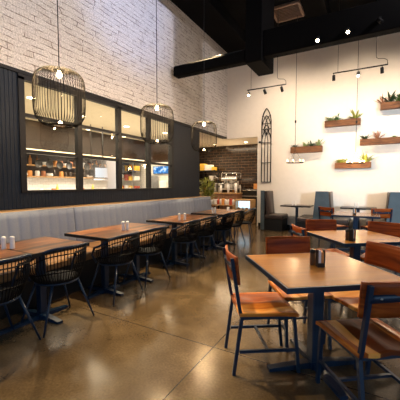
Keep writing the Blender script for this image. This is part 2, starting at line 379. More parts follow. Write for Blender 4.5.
# kitchen shell
struct(M().box(-7.75, -7.6, 1.0, 8.4, 0, 1.52), 'wall_left', MT['whitetile'])
struct(M().box(-7.75, -7.601, 1.0, 8.4, 1.52, 2.2), 'wall_left', MT['brownpanel'])
struct(M().box(-7.75, -7.0, 1.0, 8.4, 2.2, 2.86), 'wall_left', MT['brownpanel'])  # dark upper wall stands in for the dim hall mirrored in the panes
struct(M().box(-7.75, XW-.3, .9, 1.0, 0, 2.9), 'wall_front', MT['cream'])
struct(M().box(-7.75, -5.0, 8.4, 8.5, 0, 2.1), 'wall_back', MT['whitetilex'])
struct(M().box(-7.75, -5.0, 8.42, 8.52, 2.1, 2.9), 'wall_back', MT['brownpanelx'])  # dark top of the end wall, same stand-in for the mirrored hall
for a, b_ in (((-5.0, 8.4), (-6.45, 11.1)), ((-5.0, 8.4), (XW-.12, 7.24))):
    A = Vector((*a, 0)); B = Vector((*b_, 0)); n = (B-A).normalized().cross(Vector((0,0,1)))*.04
    vs = [A+n, B+n, B-n, A-n]; vs = vs+[p+V(0,0,2.9) for p in vs]
    struct(M().add(vs, [(0,1,2,3),(4,5,6,7),(0,1,5,4),(1,2,6,5),(2,3,7,6),(3,0,4,7)]), 'wall_left', MT['cream'])
m = M().box(-7.75, XW-.14, .9, 8.5, 2.86, 2.94)
m.box(-6.5, XW-.14, 8.5, 9.2, 2.86, 2.94); m.box(-6.6, -3.0, 9.32, 11.1, 2.86, 2.94); m.box(-6.6, XW-.14, 9.2, 9.32, 2.86, 2.94)
struct(m, 'ceiling', MT['soffit'])
struct(M().box(-6.6, -3.0, 10.95, 11.1, 0, 2.9), 'wall_back', MT['darktile'])
struct(M().box(-3.10, -3.0, YW+.12, 10.95, 0, 2.9), 'wall_right', MT['cream'])
# ceiling beams, drop, joists
m = M().box(-4.07, -2.27, 5.93, 6.15, 3.86, 4.10, b=.03)
beam = m.build('ceiling_beam', MT['beam']); tag(beam, 'slim black horizontal beam running from the white stone wall to the boxed drop', 'beam')
beam = M().box(-1.92, XR, 5.95, 6.15, 3.89, 4.40, b=.01).build('ceiling_beam', MT['beam']); tag(beam, 'deep black beam above the planter wall carrying the glowing spotlights', 'beam')
drop = M().box(-2.27, -1.92, 5.90, 6.75, 3.80, ZC, b=.012).build('boxed_duct_drop', MT['beam']); tag(drop, 'big square black boxed duct hanging down where the two beams meet', 'duct')
for i, x in enumerate((-3.2, -1.0, .2, 1.4, 2.6)):
    o = M().box(x-.04, x+.04, YF, YW, ZC-.28, ZC-.002).build('ceiling_joist', MT['ceil']); tag(o, 'black ceiling joist, %s counted from the stone wall' % ('first','second','third','fourth','fifth')[i], 'joist', 'black joists under the ceiling')
rail = M().tube([(-3.3, 6.02, 4.13), (-2.3, 6.02, 4.13)], .018, 8).build('beam_edge_bar', MT['darkmetal']); tag(rail, 'thin dark bar added as the faint light top edge of the slim black beam', 'beam edge')  # thin bar added to draw the beam's faint light top edge
# vent grille
vt = empty('ceiling_vent', (-1.87, 7.74, ZC-.001), 0, 'square brown metal vent grille on the black ceiling above the beams', 'vent')
m = M(); fr = .32
for a in (-1, 1):
    m.box(-fr, fr, a*fr*1.0-.03, a*fr+.03, -.05, 0); m.box(a*fr-.03, a*fr+.03, -fr, fr, -.05, 0)
m.build('vent_frame', MT['vent'], vt)
M().box(-fr, fr, -fr, fr, -.012, 0).build('vent_plate', mat('vent_dark', (.05,.03,.022), .6), vt)
m = M()
for k in range(9): m.box(-fr+.03, fr-.03, -.27+k*.067, -.255+k*.067, -.035, -.012)
m.build('louvre', MT['vent'], vt)

# ---------------------------------------------------------------- banquette along the left wall
bq = empty('banquette', (-3.8, 2.4, 0), 0, 'long pale blue-grey upholstered banquette with honey wood ledge under the serving window', 'bench')
def bpart(m, name, mt): return at(m, name, mt, bq)
segs = [(-2.4, .90), (.90, 2.92), (2.92, 4.97), (4.97, 6.38), (6.38, 7.30)]
for (y0, y1) in segs:
    def fn(u, v, y0=y0, y1=y1):
        y = y0+.003+(y1-y0-.006)*u; z = .44+.565*v
        nch = max(1, round((y1-y0)/.135)); ch = abs(math.sin(PI*nch*u))**.5
        return (-3.75-.06*v+.014*ch*(1 if 0 < v < 1 else .3), y, z), (.98, 0, .12)
    bpart(M().sheet(fn, 8*max(1, round((y1-y0)/.135)), 6, .06), 'backrest', MT['benchfab'])
    bpart(M().box(-3.72, -3.12, y0+.008, y1-.008, .37, .455, b=.018), 'seat', MT['benchseat'])
bpart(M().box(-4.13, -3.80, -2.4, 7.32, .985, 1.010, b=.006), 'ledge', MT['ledge'])
bpart(M().box(-4.13, -3.16, -2.4, 7.30, 0, .365).box(-4.13, -3.88, -2.4, 7.3, .36, .984), 'base', MT['black'])

# ---------------------------------------------------------------- left tables
def cross_base(m, L=.30, w=.03, rot=0):
    for k in range(4):
        a = rot + k*PI/2; R_ = Matrix.Rotation(a, 4, 'Z')
        m.add([(0,-w,.0),(0,w,.0),(0,w,.05),(0,-w,.05),(L,-w*.8,0),(L,w*.8,0),(L,w*.8,.022),(L,-w*.8,.022)],
              [(0,1,2,3),(4,5,6,7),(0,1,5,4),(3,2,6,7),(0,3,7,4),(1,2,6,5)], R_)
def make_table(name, sx, sy, topmat, edge, rot=0, baseL=.3, colw=.035):
    t = empty(name, (0,0,0))
    M().box(-sx/2+.006, sx/2-.006, -sy/2+.006, sy/2-.006, .728, .75).build('tabletop', topmat, t)
    m = M()
    for a in (-1, 1):
        m.box(a*sx/2-.006, a*sx/2+.006, -sy/2-.006, sy/2+.006, .715, .7485); m.box(-sx/2, sx/2, a*sy/2-.006, a*sy/2+.006, .715, .7485)
    m.box(-sx/2+.02, sx/2-.02, -sy/2+.02, sy/2-.02, .715, .727)
    m.build('edge_band', edge, t)
    m = M().box(-colw, colw, -colw, colw, .05, .69, b=.006).build('column', MT['steelblue'], t)
    M().box(-.17, .17, -.03, .03, .69, .714).box(-.03, .03, -.17, .17, .69, .713).build('top_bracket', MT['steelblue'], t)
    m = M(); cross_base(m, baseL, .032, rot); m.box(-.05,.05,-.05,.05,0,.055); m.build('base', MT['steelblue'], t)
    return t
LT = [1.22, 1.81, 2.65, 3.23, 4.19, 4.77, 5.63, 6.21]
lt0 = make_table('dining_table', .72, .583, MT['tabletop'], MT['black'], 0, .29)
where = ['cut off by the left edge of the photo, nearest the camera', 'second from the camera, sharing white shakers over its seam',
         'third from the camera with its blue column in plain view', 'fourth from the camera behind the second pair gap',
         'fifth from the camera holding white shakers midway', 'sixth from the camera', 'seventh from the camera', 'last of the row, nearest the espresso counter']
for i, y in enumerate(LT):
    o = lt0 if i == 0 else copy_tree(lt0)
    o.location = (-2.86, y, 0)
    tag(o, 'orange-topped banquette table, ' + where[i], 'table', 'two-seat wooden tables along the banquette')

# ---------------------------------------------------------------- cord armchairs
def make_cord_chair():
    t = empty('cord_armchair', (0,0,0))
    m = M(); sr = .205
    m.lathe([(.02,.432),(sr-.01,.428),(sr,.436),(sr-.01,.448),(.10,.438),(.0005,.436)], 28)
    m.build('seat', MT['wicker'], t)
    n = 34; A0 = math.radians(75)
    rim = []; seat = []
    for i in range(n+1):
        a = A0 + (2*PI-2*A0)*i/n
        q = .5-.5*math.cos(a); q = max(0, (q-.35)/.65); q = q*q*(3-2*q)
        rim.append(V(.275*math.cos(a)+.0, .272*math.sin(a), .63+.145*q)); seat.append(V(sr*math.cos(a), sr*math.sin(a), .44))
    pts = [V(.10,.21,.44)] + [V(.115,.262,.54)] + rim + [V(.115,-.262,.54), V(.10,-.21,.44)]
    M().tube(pts, .0125, 8).build('rim', MT['steelblue'], t)
    m = M()
    for i in range(1, n):
        for d in (0,):
            p0 = seat[i]; p1 = rim[i]; mid = (p0+p1)/2 + V(p1.x-p0.x, p1.y-p0.y, 0)*.35
            m.tube([p0, mid, p1], .0042, 5)
    m.build('cord_back', MT['wicker'], t)
    for f_, w in ((.80, .006), (.30, .006)):
        pl = [seat[i].lerp(rim[i], f_) + V(rim[i].x-seat[i].x, rim[i].y-seat[i].y, 0)*(.7*f_*(1-f_)) for i in range(n+1)]
        M().tube(pl, w, 5).build('hoop', MT['wicker'], t)
    m = M().tube([V(.19*math.cos(a*PI/12), .19*math.sin(a*PI/12), .420) for a in range(24)], .011, 6, True)
    m.build('seat_ring', MT['steelblue'], t)
    for sx, sy in ((1,1),(1,-1),(-1,1),(-1,-1)):
        fx = .20 if sx > 0 else -.20
        M().tube([(sx*.13, sy*.13, .42), (fx, sy*.265, 0)], [.013, .009], 8).build('leg', MT['steelblue'], t)
    return t
cc0 = make_cord_chair()
CC = [(1.26, 2), (1.84, -3), (2.62, 3), (3.20, -2), (4.15, 4), (4.76, -4), (5.58, 2), (6.15, -5), (6.74, 14)]
ord9 = ['nearest the camera at the left edge', 'second from the camera', 'third from the camera', 'fourth from the camera', 'fifth from the camera', 'sixth from the camera', 'seventh from the camera', 'eighth from the camera', 'last of the row, standing past the end table']
for i, (y, r) in enumerate(CC):
    o = cc0 if i == 0 else copy_tree(cc0)
    o.location = (-2.645 + (.05 if i == 8 else 0), y, 0); o.rotation_euler = (0, 0, PI + math.radians(r))
    tag(o, 'black cord armchair with splayed blue-black legs, ' + ord9[i], 'chair', 'black cord armchairs along the banquette tables')

# ---------------------------------------------------------------- right tables and chairs
rt0 = make_table('dining_table', .815, .815, MT['tabledark'], MT['steelblue'], PI/4*0, .36, .043)
rt0.location = (-.32, 2.305, 0); rt0.rotation_euler = (0, 0, math.radians(37.6))
tag(rt0, 'large square brown table in the right foreground with metal edge and pedestal', 'table', 'square brown tables on the right')
o = copy_tree(rt0); o.location = (-.124, 3.905, 0); tag(o, 'square brown table right behind the foreground one, bright with reflected wall', 'table')
o = copy_tree(rt0); o.location = (-.22, 6.75, 0); o.rotation_euler = (0, 0, 0); tag(o, 'farthest square table on the right, pale reflection, before the booths', 'table')

def make_wood_chair():
    t = empty('wooden_chair', (0,0,0))
    def seat(u, v):
        x = -.205+.415*u; w = (.200 + .012*u); y = -w + 2*w*v
        yy = (2*v-1); dip = .016*(math.exp(-((abs(yy)-.45)/.33)**2))*math.exp(-((u-.42)/.42)**2)*2
        edge = .010*(u**6)
        return (x, y, .432 - dip - edge + .006), (0, 0, 1)
    M().sheet(seat, 16, 20, .022).build('seat', MT['chairwood'], t)
    def back(u, v):
        y = -.215+.43*u; z = .655+.195*v; c = (2*u-1)**2
        x = -.236 - .022*v + .030*c
        n = V(1, -.3*(2*u-1)*1.0, .1).normalized()
        if 0: pass
        return (x-.006, y, z), n
    M().sheet(back, 14, 6, .014).build('backrest', MT['backwood'], t)
    for s in (1, -1):
        M().sq([(-.245, s*.18, 0), (-.190, s*.182, .41), (-.205, s*.182, .47), (-.262, s*.182, .835)], .0115, up=(0,1,0)).build('back_post', MT['steelblue'], t)
        M().sq([(.225, s*.182, 0), (.185, s*.182, .415)], .0115, up=(0,1,0)).build('leg', MT['steelblue'], t)
        M().box(-.205, .205, s*.182-.009, s*.182+.009, .158, .178).build('stretcher', MT['steelblue'], t)
    M().box(-.010, .010, -.175, .175, .160, .176).build('stretcher', MT['steelblue'], t)
    m = M().box(-.19, .19, -.192, -.174, .400, .424).box(-.19, .19, .174, .192, .400, .424).box(-.195, -.175, -.18, .18, .400, .424).box(.175, .195, -.18, .18, .400, .424)
    m.build('seat_frame', MT['steelblue'], t)
    def slat(u, v):
        y = -.182+.364*u; return (-.259 + .0*(2*u-1)**2, y, .742+.042*v), (1,0,0)
    sl = M().sheet(slat, 10, 1, .006).build('back_slat', MT['steelblue'], t)
    m = M()
    for y in (-.12, .12): m.tube([(-.266, y, .763), (-.258, y, .763)], .007, 8)
    m.build('bolt', MT['steel'], sl)
    return t
wc0 = make_wood_chair()
WC = [(-.697, 2.194, 33.5, 'walnut chair with blue-black frame left of the foreground table, seen in profile'),
      (-.524, 2.68, -55, 'wooden chair behind the foreground table, its red-brown backrest facing the camera'),
      (-.017, 2.694, 225, 'wooden chair right of the foreground table, backrest cut by the photo edge'),
      (.009, 2.044, 127, 'wooden chair closest to the camera at lower right, bolted metal slat behind'),
      (-.46, 4.30, -60, 'wooden chair behind the second square table, backrest facing the camera'),
      (.16, 4.36, 258, 'wooden chair at the right of the second square table with wide orange backrest'),
      (-.52, 3.79, 33, 'wooden chair at the left of the second square table, curved backrest edge-on'),
      (-.66, 7.20, 52, 'wooden chair left of the farthest square table, metal frame towards the camera'),
      (.13, 7.33, 118, 'wooden chair right of the farthest square table, metal frame towards the camera')]
for i, (x, y, r, lb) in enumerate(WC):
    o = wc0 if i == 0 else copy_tree(wc0)
    o.location = (x, y, 0); o.rotation_euler = (0, 0, math.radians(r))
    tag(o, lb, 'chair', 'wooden chairs with metal frames')

# ---------------------------------------------------------------- shakers and caddies
def make_shaker(name, body, capm):
    t = empty(name, (0,0,0))
    M().lathe([(.0005,0),(.020,0),(.021,.004),(.0195,.082),(.0195,.09),(.0005,.09)], 16).build('body', body, t)
    M().lathe([(.0205,.088),(.021,.098),(.019,.112),(.012,.117),(.0005,.118)], 16).build('cap', capm, t)
    return t
sh0 = make_shaker('salt_shaker', MT['white'], MT['white'])
SH = [(-2.925, 1.50, 'left white shaker on the nearest pair of banquette tables'), (-2.875, 1.55, 'right white shaker on the nearest pair of banquette tables'),
      (-2.765, 2.88, 'left white shaker on the second pair of banquette tables'), (-2.735, 2.925, 'right white shaker on the second pair of banquette tables'),
      (-2.70, 4.10, 'left white shaker of the two on the third pair of banquette tables'), (-2.66, 4.21, 'right white shaker of the two on the third pair of banquette tables'),
      (-1.88, 8.70, 'left small shaker on the left booth table'), (-1.80, 8.72, 'right small shaker on the left booth table'),
      (-.30, 8.70, 'left small shaker on the right booth table'), (-.24, 8.72, 'right small shaker on the right booth table'),
      (-2.80, 5.50, 'left white shaker on the last pair of banquette tables'), (-2.76, 5.54, 'right white shaker on the last pair of banquette tables')]
for i, (x, y, lb) in enumerate(SH):
    o = sh0 if i == 0 else copy_tree(sh0)
    o.location = (x, y, .75); tag(o, lb, 'shaker', 'table shakers')
def make_caddy():
    t = empty('condiment_caddy', (0,0,0))
    m = M()
    for s in (-1, 1): m.box(s*.024-.002, s*.024+.002, -.022, .022, 0, .125)
    m.box(-.024, .024, -.022, .022, 0, .006); m.box(-.024,.024,-.022,-.019,.0,.03)
    m.build('holder', MT['darkmetal'], t)
    M().box(-.020, -.001, -.017, .017, .007, .120).build('packets', MT['whitepaper'], t)
    M().box(.002, .019, -.016, .016, .007, .108).build('packets', MT['orange'], t)
    return t
cd0 = make_caddy(); cd0.location = (-.295, 2.305, .75); cd0.rotation_euler = (0,0,.5); tag(cd0, 'dark metal packet caddy with white packets on the foreground table', 'caddy', 'packet caddies')
o = copy_tree(cd0); o.rotation_euler.z = 1.1; o.location = (-.14, 3.53, .75); tag(o, 'dark metal packet caddy on the second square table', 'caddy')
o = copy_tree(cd0); o.location = (-.24, 6.6, .75); tag(o, 'dark metal packet caddy on the farthest square table', 'caddy')
pm = make_shaker('pepper_mill', mat('dark_wood_mill', (.10,.05,.02), .4), MT['darkmetal']); pm.location = (-.352, 2.335, .75); tag(pm, 'small dark brown pepper shaker left of the caddy on the foreground table', 'shaker')
pm = copy_tree(pm); pm.location = (-.19, 3.56, .75); tag(pm, 'small dark brown pepper shaker beside the caddy on the second square table', 'shaker')

# ---------------------------------------------------------------- cage pendants
def make_pendant(top):
    t = empty('cage_pendant_lamp', (0,0,0))
    R_, h = .262, .60
    prof = [(.05,.585),(.12,.580),(.175,.566),(.215,.541),(.240,.505),(.252,.45),(.256,.38),(.256,.22),(.252,.15),(.240,.095),(.215,.05),(.175,.018),(.13,.004)]
    m = M()
    for k in range(54):
        a = 2*PI*k/54; m.tube([(r*math.cos(a), r*math.sin(a), z) for r, z in prof], .0030, 4)
    m.build('cage', MT['cage'], t)
    for r, z in ((.05,.585),(.13,.004)): M().tube([(r*math.cos(a*PI/18), r*math.sin(a*PI/18), z) for a in range(36)], .004, 5, True).build('hoop', MT['cage'], t)
    M().lathe([(.0005,.594),(.05,.592),(.055,.586),(.03,.580),(.0005,.580)], 24).build('cap', MT['cage'], t)
    M().lathe([(.0005,.505),(.020,.51),(.028,.53),(.022,.56),(.014,.578),(.0005,.58)], 16).build('bulb', MT['bulb'], t)
    M().lathe([(.0005,.008),(.128,.008),(.13,.002),(.0005,.0)], 28).build('lower_disc', glass_mat('frosted_disc', (.8,.7,.55)), t)
    M().lathe([(.0005,.012),(.016,.014),(.022,.03),(.014,.05),(.0005,.055)], 14).build('lower_bulb', MT['bulb'], t)
    M().tube([(0,0,.59),(0,0,top)], .005, 6).build('cable', MT['black'], t)
    return t
PD = [(-2.9, 2.10, 1.97, 'large wire cage pendant nearest the camera, lit, hanging before the serving window'), (-2.9, 3.79, 1.985, 'middle wire cage pendant, lit, in front of the last window panes'), (-2.9, 5.31, 2.0, 'farthest wire cage pendant, hanging before the charcoal wall end')]
p0 = make_pendant(ZC-1.97)
for i, (x, y, z, lb) in enumerate(PD):
    o = p0 if i == 0 else copy_tree(p0); o.location = (x, y, z); tag(o, lb, 'pendant lamp', 'wire cage pendants over the banquette tables')

# ---------------------------------------------------------------- lights helper
def light(kind, loc, e, c, size=.1, target=None, spot=60, blend=.6, sy=None, name='light'):
    l = bpy.data.lights.new(name, kind); l.energy = e; l.color = c
    if kind == 'AREA':
        l.size = size
        if sy: l.shape = 'RECTANGLE'; l.size_y = sy
    else: l.shadow_soft_size = size
    if kind == 'SPOT': l.spot_size = math.radians(spot); l.spot_blend = blend
    o = bpy.data.objects.new(name, l); col.objects.link(o); o.location = loc
    if target is not None: o.rotation_euler = (Vector(target)-Vector(loc)).to_track_quat('-Z', 'Y').to_euler()
    return o
WARM = (1, .66, .34); WARM2 = (1, .76, .50)
for x, y, z, lb in PD: light('POINT', (x, y, z+.47), 45, WARM, .03)

# ---------------------------------------------------------------- track lights
def spot_head(t, loc, d, mt, lit):
    """cylindrical head hanging at loc and pointing along d"""
    d = Vector(d).normalized(); q = d.to_track_quat('Z', 'Y').to_matrix().to_4x4(); mm = Matrix.Translation(loc) @ q
    h = M().lathe([(.0005,-.06),(.028,-.058),(.032,-.05),(.034,.06),(.030,.062),(.027,.05),(.0005,.048)], 16, mm).build('spot_head', MT['black'], t)
    M().lathe([(.0005,.0505),(.026,.0505),(.026,.054),(.0005,.056)], 16, mm).build('lens', MT['spotface'] if lit else MT['darkmetal'], h)
def track(name, x0, x1, z, y, ends, label, ztop):
    t = empty(name, (0,0,0), 0, label, 'track light', 'spotlight bars before the planter wall')
    M().tube([(x0, y, z), (x1, y, z)], .014, 8).build('bar', MT['black'], t)
    M().tube([(x0+.10, y, z), (x0+.10, y, ztop)], .004, 6).build('cable', MT['black'], t)
    pts = [(x1, y, z), (x1-.01, y, z+.09), (x1-.06, y, z+.13), (x1-.17, y, z+.15), (x1-.21, y, z+.18), (x1-.215, y, z+.3), (x1-.215, y, ztop)]
    M().tube(pts, .006, 6).build('feed_cable', MT['black'], t)
    for (x, d, lit) in ends:
        st = M().tube([(x, y, z), (x, y, z-.06)], .008, 6).build('stem', MT['black'], t)
        spot_head(t, V(x, y, z-.10), d, None, lit)
    return t
track('track_light', -2.78, -1.80, 3.74, 7.4, [(-2.74, (.15,-.7,-.7), True), (-2.32, (.3,.4,-1), False), (-1.90, (.3,-.1,-1), False)], 'left black spotlight bar hanging beside the boxed duct, one lamp glowing', ZC)
track('track_light', -.77, .27, 3.81, 7.4, [(-.75, (0,.1,-1), False), (-.27, (.0,-.5,-.8), True), (.17, (.1,.1,-1), False)], 'right black spotlight bar above the planters, middle lamp glowing', ZC)
for i, (x, z, lit, lb) in enumerate([(-.874, 3.93, True, 'left glowing spotlight on the deep black beam'), (-.388, 3.96, True, 'brightest starry spotlight on the deep black beam'), (.086, 4.02, False, 'unlit dark spotlight at the right end of the deep black beam')]):
    t = empty('spotlight', (0,0,0), 0, lb, 'spotlight', 'spotlights fixed to the deep beam')
    M().box(x-.02, x+.02, 5.90, 5.951, z+.02, z+.09).build('bracket', MT['black'], t)
    spot_head(t, V(x, 5.87, z), V(.05, -.9, -.42) if lit else V(.3,-.6,-.6), None, lit)
    if lit: light('SPOT', (x, 5.80, z-.03), 420 if i else 220, WARM2, .04, (x*.3-.3, 2.2, .6), 75, .9)

# ---------------------------------------------------------------- wall decor: arched lattice
ar = empty('arched_lattice', (-2.81, YW-.03, 1.41), 0, 'tall narrow black gothic arch lattice hung on the cream wall by the opening', 'wall decor')
m = M(); W = .145; H0 = 1.80; HT = 2.26
def arc(cx, r, a0, a1, n=14): return [(cx+r*math.cos(math.radians(a0+(a1-a0)*i/n)), 0, H0+(HT-H0)/ .251*r*math.sin(math.radians(a0+(a1-a0)*i/n)) if 0 else H0+1.85*r*math.sin(math.radians(a0+(a1-a0)*i/n))) for i in range(n+1)]
m.sq([(-W,0,0),(-W,0,H0)], .0125, up=(0,1,0)); m.sq([(W,0,0),(W,0,H0)], .0125, up=(0,1,0)); m.sq([(-W,0,0),(W,0,0)], .012, up=(0,1,0))
m.sq(arc(W-.29*0-.0, 0.0001, 0, 1, 1), .001)
R2 = 2*W
m.sq(arc(-W+0, R2, 0, 60), .0125, up=(0,1,0)); m.sq(arc(W, R2, 180, 120), .0125, up=(0,1,0))
m.build('outer_frame', MT['black'], ar)
m = M()
for x in (-W/3, W/3): m.sq([(x,0,0),(x,0,1.22)], .0105, up=(0,1,0))
for z in (.60, 1.22, 1.8): m.sq([(-W,0,z),(W,0,z)], .0085, up=(0,1,0))
def arc2(cx, zc, r, s, a0, a1, n=12): return [(cx+r*math.cos(math.radians(a0+(a1-a0)*i/n)), .001, zc+s*r*math.sin(math.radians(a0+(a1-a0)*i/n))) for i in range(n+1)]
for zc in (1.22, 1.62):
    m.sq(arc2(-W, zc, 2*W, 1.7, 0, 60), .0105, up=(0,1,0)); m.sq(arc2(W, zc, 2*W, 1.7, 180, 120), .0105, up=(0,1,0))
    m.sq(arc2(-W, zc, W*1.33, 2.2, 0, 88), .0085, up=(0,1,0)); m.sq(arc2(W, zc, W*1.33, 2.2, 180, 92), .0085, up=(0,1,0))
m.sq(arc2(0, 1.62, W*.55, 1.6, 0, 360, 20), .0085, up=(0,1,0))
m.build('tracery', MT['black'], ar)
o = M().lathe([(.0005,0),(.03,0),(.035,.02),(.02,.05),(.0005,.055)], 14, Matrix.Translation((-3.02, YW, 2.66)) @ Matrix.Rotation(PI/2, 4, 'X')).build('wall_sensor', MT['black']); tag(o, 'small round black sensor on the cream wall left of the arch', 'sensor')

# ---------------------------------------------------------------- plants
def leaf(m, p, az, el, L, w, droop=.5, n=5):
    d = V(math.cos(az)*math.cos(el), math.sin(az)*math.cos(el), math.sin(el)); side = V(-math.sin(az), math.cos(az), 0)
    vs = []; q = Vector(p); st = L/n
    for i in range(n+1):
        t = i/n; ww = w*math.sin(PI*min(1, .12+.88*t))**.8*(1 if t < 1 else .05) if t < 1 else w*.03
        vs += [q-side*ww/2, q+V(0,0,-ww*.18), q+side*ww/2]
        e2 = el - droop*t*1.6; d = V(math.cos(az)*math.cos(e2), math.sin(az)*math.cos(e2), math.sin(e2)); q = q+d*st
    fs = []
    for i in range(n):
        a = 3*i; fs += [(a,a+1,a+4,a+3),(a+1,a+2,a+5,a+4)]
    m.add(vs, fs, None, True)
def plant(name, loc, kind, size, mt, label, seed, group='plants growing in the wall planters'):
    r = random.Random(seed); t = empty(name, loc, 0, label, 'plant', group)
    m = M()
    if kind == 'spiky':
        for k in range(26): leaf(m, (0,0,0), r.uniform(0,2*PI), r.uniform(.15,1.45), size*r.uniform(.7,1), size*.09, r.uniform(-.1,.25))
    elif kind == 'fern':
        for k in range(30): leaf(m, (r.uniform(-.03,.03),r.uniform(-.02,.02),0), r.uniform(0,2*PI), r.uniform(.5,1.4), size*r.uniform(.8,1.35), size*.10, r.uniform(.5,1.3))
    elif kind == 'rosette':
        for k in range(34): leaf(m, (0,0,.01), k*2.4, .25+1.15*k/34, size*(.75-.35*k/34), size*.24, -.15)
    elif kind == 'paddle':
        for k in range(14):
            a = r.uniform(0,2*PI); leaf(m, (0,0,0), a, r.uniform(.6,1.45), size*r.uniform(.5,1.15), size*.20, r.uniform(.0,.6))
    elif kind == 'palm':
        for k in range(46):
            leaf(m, (r.uniform(-.05,.05),r.uniform(-.05,.05),0), r.uniform(0,2*PI), r.uniform(.3,1.5), size*r.uniform(.6,1.05), size*.085, r.uniform(.4,1.1), 7)
    for q in m.v: q.y = min(q.y, YW-.012-loc[1])
    m.build('foliage', mt, t)
    return t
MTn = MT
def planter(x0, x1, z0, z1, lb, plants):
    t = empty('wall_planter', (0,0,0), 0, lb, 'planter', 'rough wooden trough planters on the cream wall')
    y0, y1 = YW-.17, YW-.002; m = M()
    m.box(x0, x1, y0, y0+.018, z0, z1).box(x0, x0+.018, y0+.018, y1, z0, z1).box(x1-.018, x1, y0+.018, y1, z0, z1).box(x0+.018, x1-.018, y0+.018, y1, z0, z0+.018).box(x0+.018, x1-.018, y1-.012, y1, z0+.018, z1)
    m.build('trough', MT['plankbox'], t)
    M().box(x0+.019, x1-.019, y0+.019, y1-.013, z0+.02, z1-.03).build('soil', MT['soil'], t)
    for i, (fx, kind, size, mt, nm, pl) in enumerate(plants):
        plant(nm, (x0+(x1-x0)*fx, (y0+y1)/2-.01, z1-.032), kind, size, MT[mt], pl, int(100*x0+z0*1000)+i)
planter(-2.04, -1.18, 2.255, 2.43, 'leftmost wooden trough planter on the cream wall, above the left booth table', [
    (.12,'fern',.16,'leafdark','potted_fern','low dark fern at the left end of the leftmost planter'), (.45,'paddle',.25,'leafpale','leafy_plant','pale leafy plant in the middle of the leftmost planter'),
    (.66,'paddle',.23,'leafdark','leafy_plant','dark leafy plant right of middle in the leftmost planter'), (.88,'paddle',.25,'leafpale','leafy_plant','pale upright plant at the right end of the leftmost planter')])
planter(-1.12, -.24, 2.93, 3.09, 'wooden trough planter high on the wall, just left of the long pendant cable', [
    (.15,'fern',.24,'leafpale','potted_fern','pale trailing fern at the left end of the upper middle planter'), (.34,'fern',.24,'leaf','potted_fern','green fern beside the pale one in the upper middle planter'),
    (.86,'paddle',.30,'leafyellow','leafy_plant','tall yellow-green plant at the right end of the upper middle planter')])
planter(-.245, .66, 2.375, 2.53, 'wooden trough planter reaching the right photo edge at middle height', [
    (.14,'paddle',.24,'leafdark','leafy_plant','dark green plant at the left end of the right middle planter'), (.45,'spiky',.30,'leafred','spiky_plant','russet spiky plant in the middle of the right middle planter'),
    (.85,'rosette',.14,'leaf','succulent','small green succulent at the right end of the right middle planter')])
planter(-.84, .03, 1.775, 1.93, 'lowest wooden trough planter, glowing orange beside the ring of candle bulbs', [
    (.15,'rosette',.26,'leafyellow','succulent','yellow-green succulent at the left end of the lowest planter'), (.33,'paddle',.20,'leafpale','leafy_plant','pale small plant left of middle in the lowest planter'),
    (.86,'paddle',.34,'leafyellow','leafy_plant','tall yellow-green leaning plant at the right end of the lowest planter')])
planter(.20, 1.05, 3.255, 3.42, 'highest wooden trough planter, cut off by the right photo edge', [
    (.06,'spiky',.30,'leafred','spiky_plant','russet spiky plant overhanging the left end of the highest planter'), (.25,'paddle',.32,'leafdark','leafy_plant','dark green leafy plant in the highest planter'),
    (.45,'fern',.28,'leaf','potted_fern','green fern near the photo edge in the highest planter')])

# ---------------------------------------------------------------- ring chandeliers
def chandelier(x, y, z, lb):
    t = empty('ring_chandelier', (x, y, z), 0, lb, 'chandelier', 'small ring chandeliers over the booth tables')
    R_ = .205
    M().tube([(R_*math.cos(a*PI/16), R_*math.sin(a*PI/16), 0) for a in range(32)], .009, 6, True).build('ring', MT['cage'], t)
    m = M()
    for k in range(3):
        a = k*2*PI/3; m.tube([(R_*math.cos(a), R_*math.sin(a), 0), (0,0,.32)], .0025, 5)
    m.build('hanger', MT['cage'], t)
    M().tube([(0,0,.32),(0,0,ZC-z)], .006, 6).build('cable', MT['black'], t)
    M().lathe([(.0005,-.03),(.022,-.03),(.022,.03),(.0005,.03)], 12, None, (0,0,1.05)).build('cable_grip', MT['black'], t)
    for k in range(7):
        a = k*2*PI/7+.2; c = (R_*math.cos(a), R_*math.sin(a), 0)
        M().lathe([(.011,.0),(.012,.03),(.0005,.031)], 10, None, c).build('bulb_holder', MT['cage'], t)
        M().lathe([(.007,.03),(.013,.045),(.010,.062),(.0005,.078)], 10, None, c).build('bulb', MT['bulbsmall'], t)
    light('POINT', (x, y, z+.06), 20, WARM, .08)
chandelier(-1.69, 8.0, 1.90, 'ring chandelier of candle bulbs over the left booth table')
chandelier(-.325, 8.72, 1.88, 'ring chandelier in front of the lowest planter on the long cable')

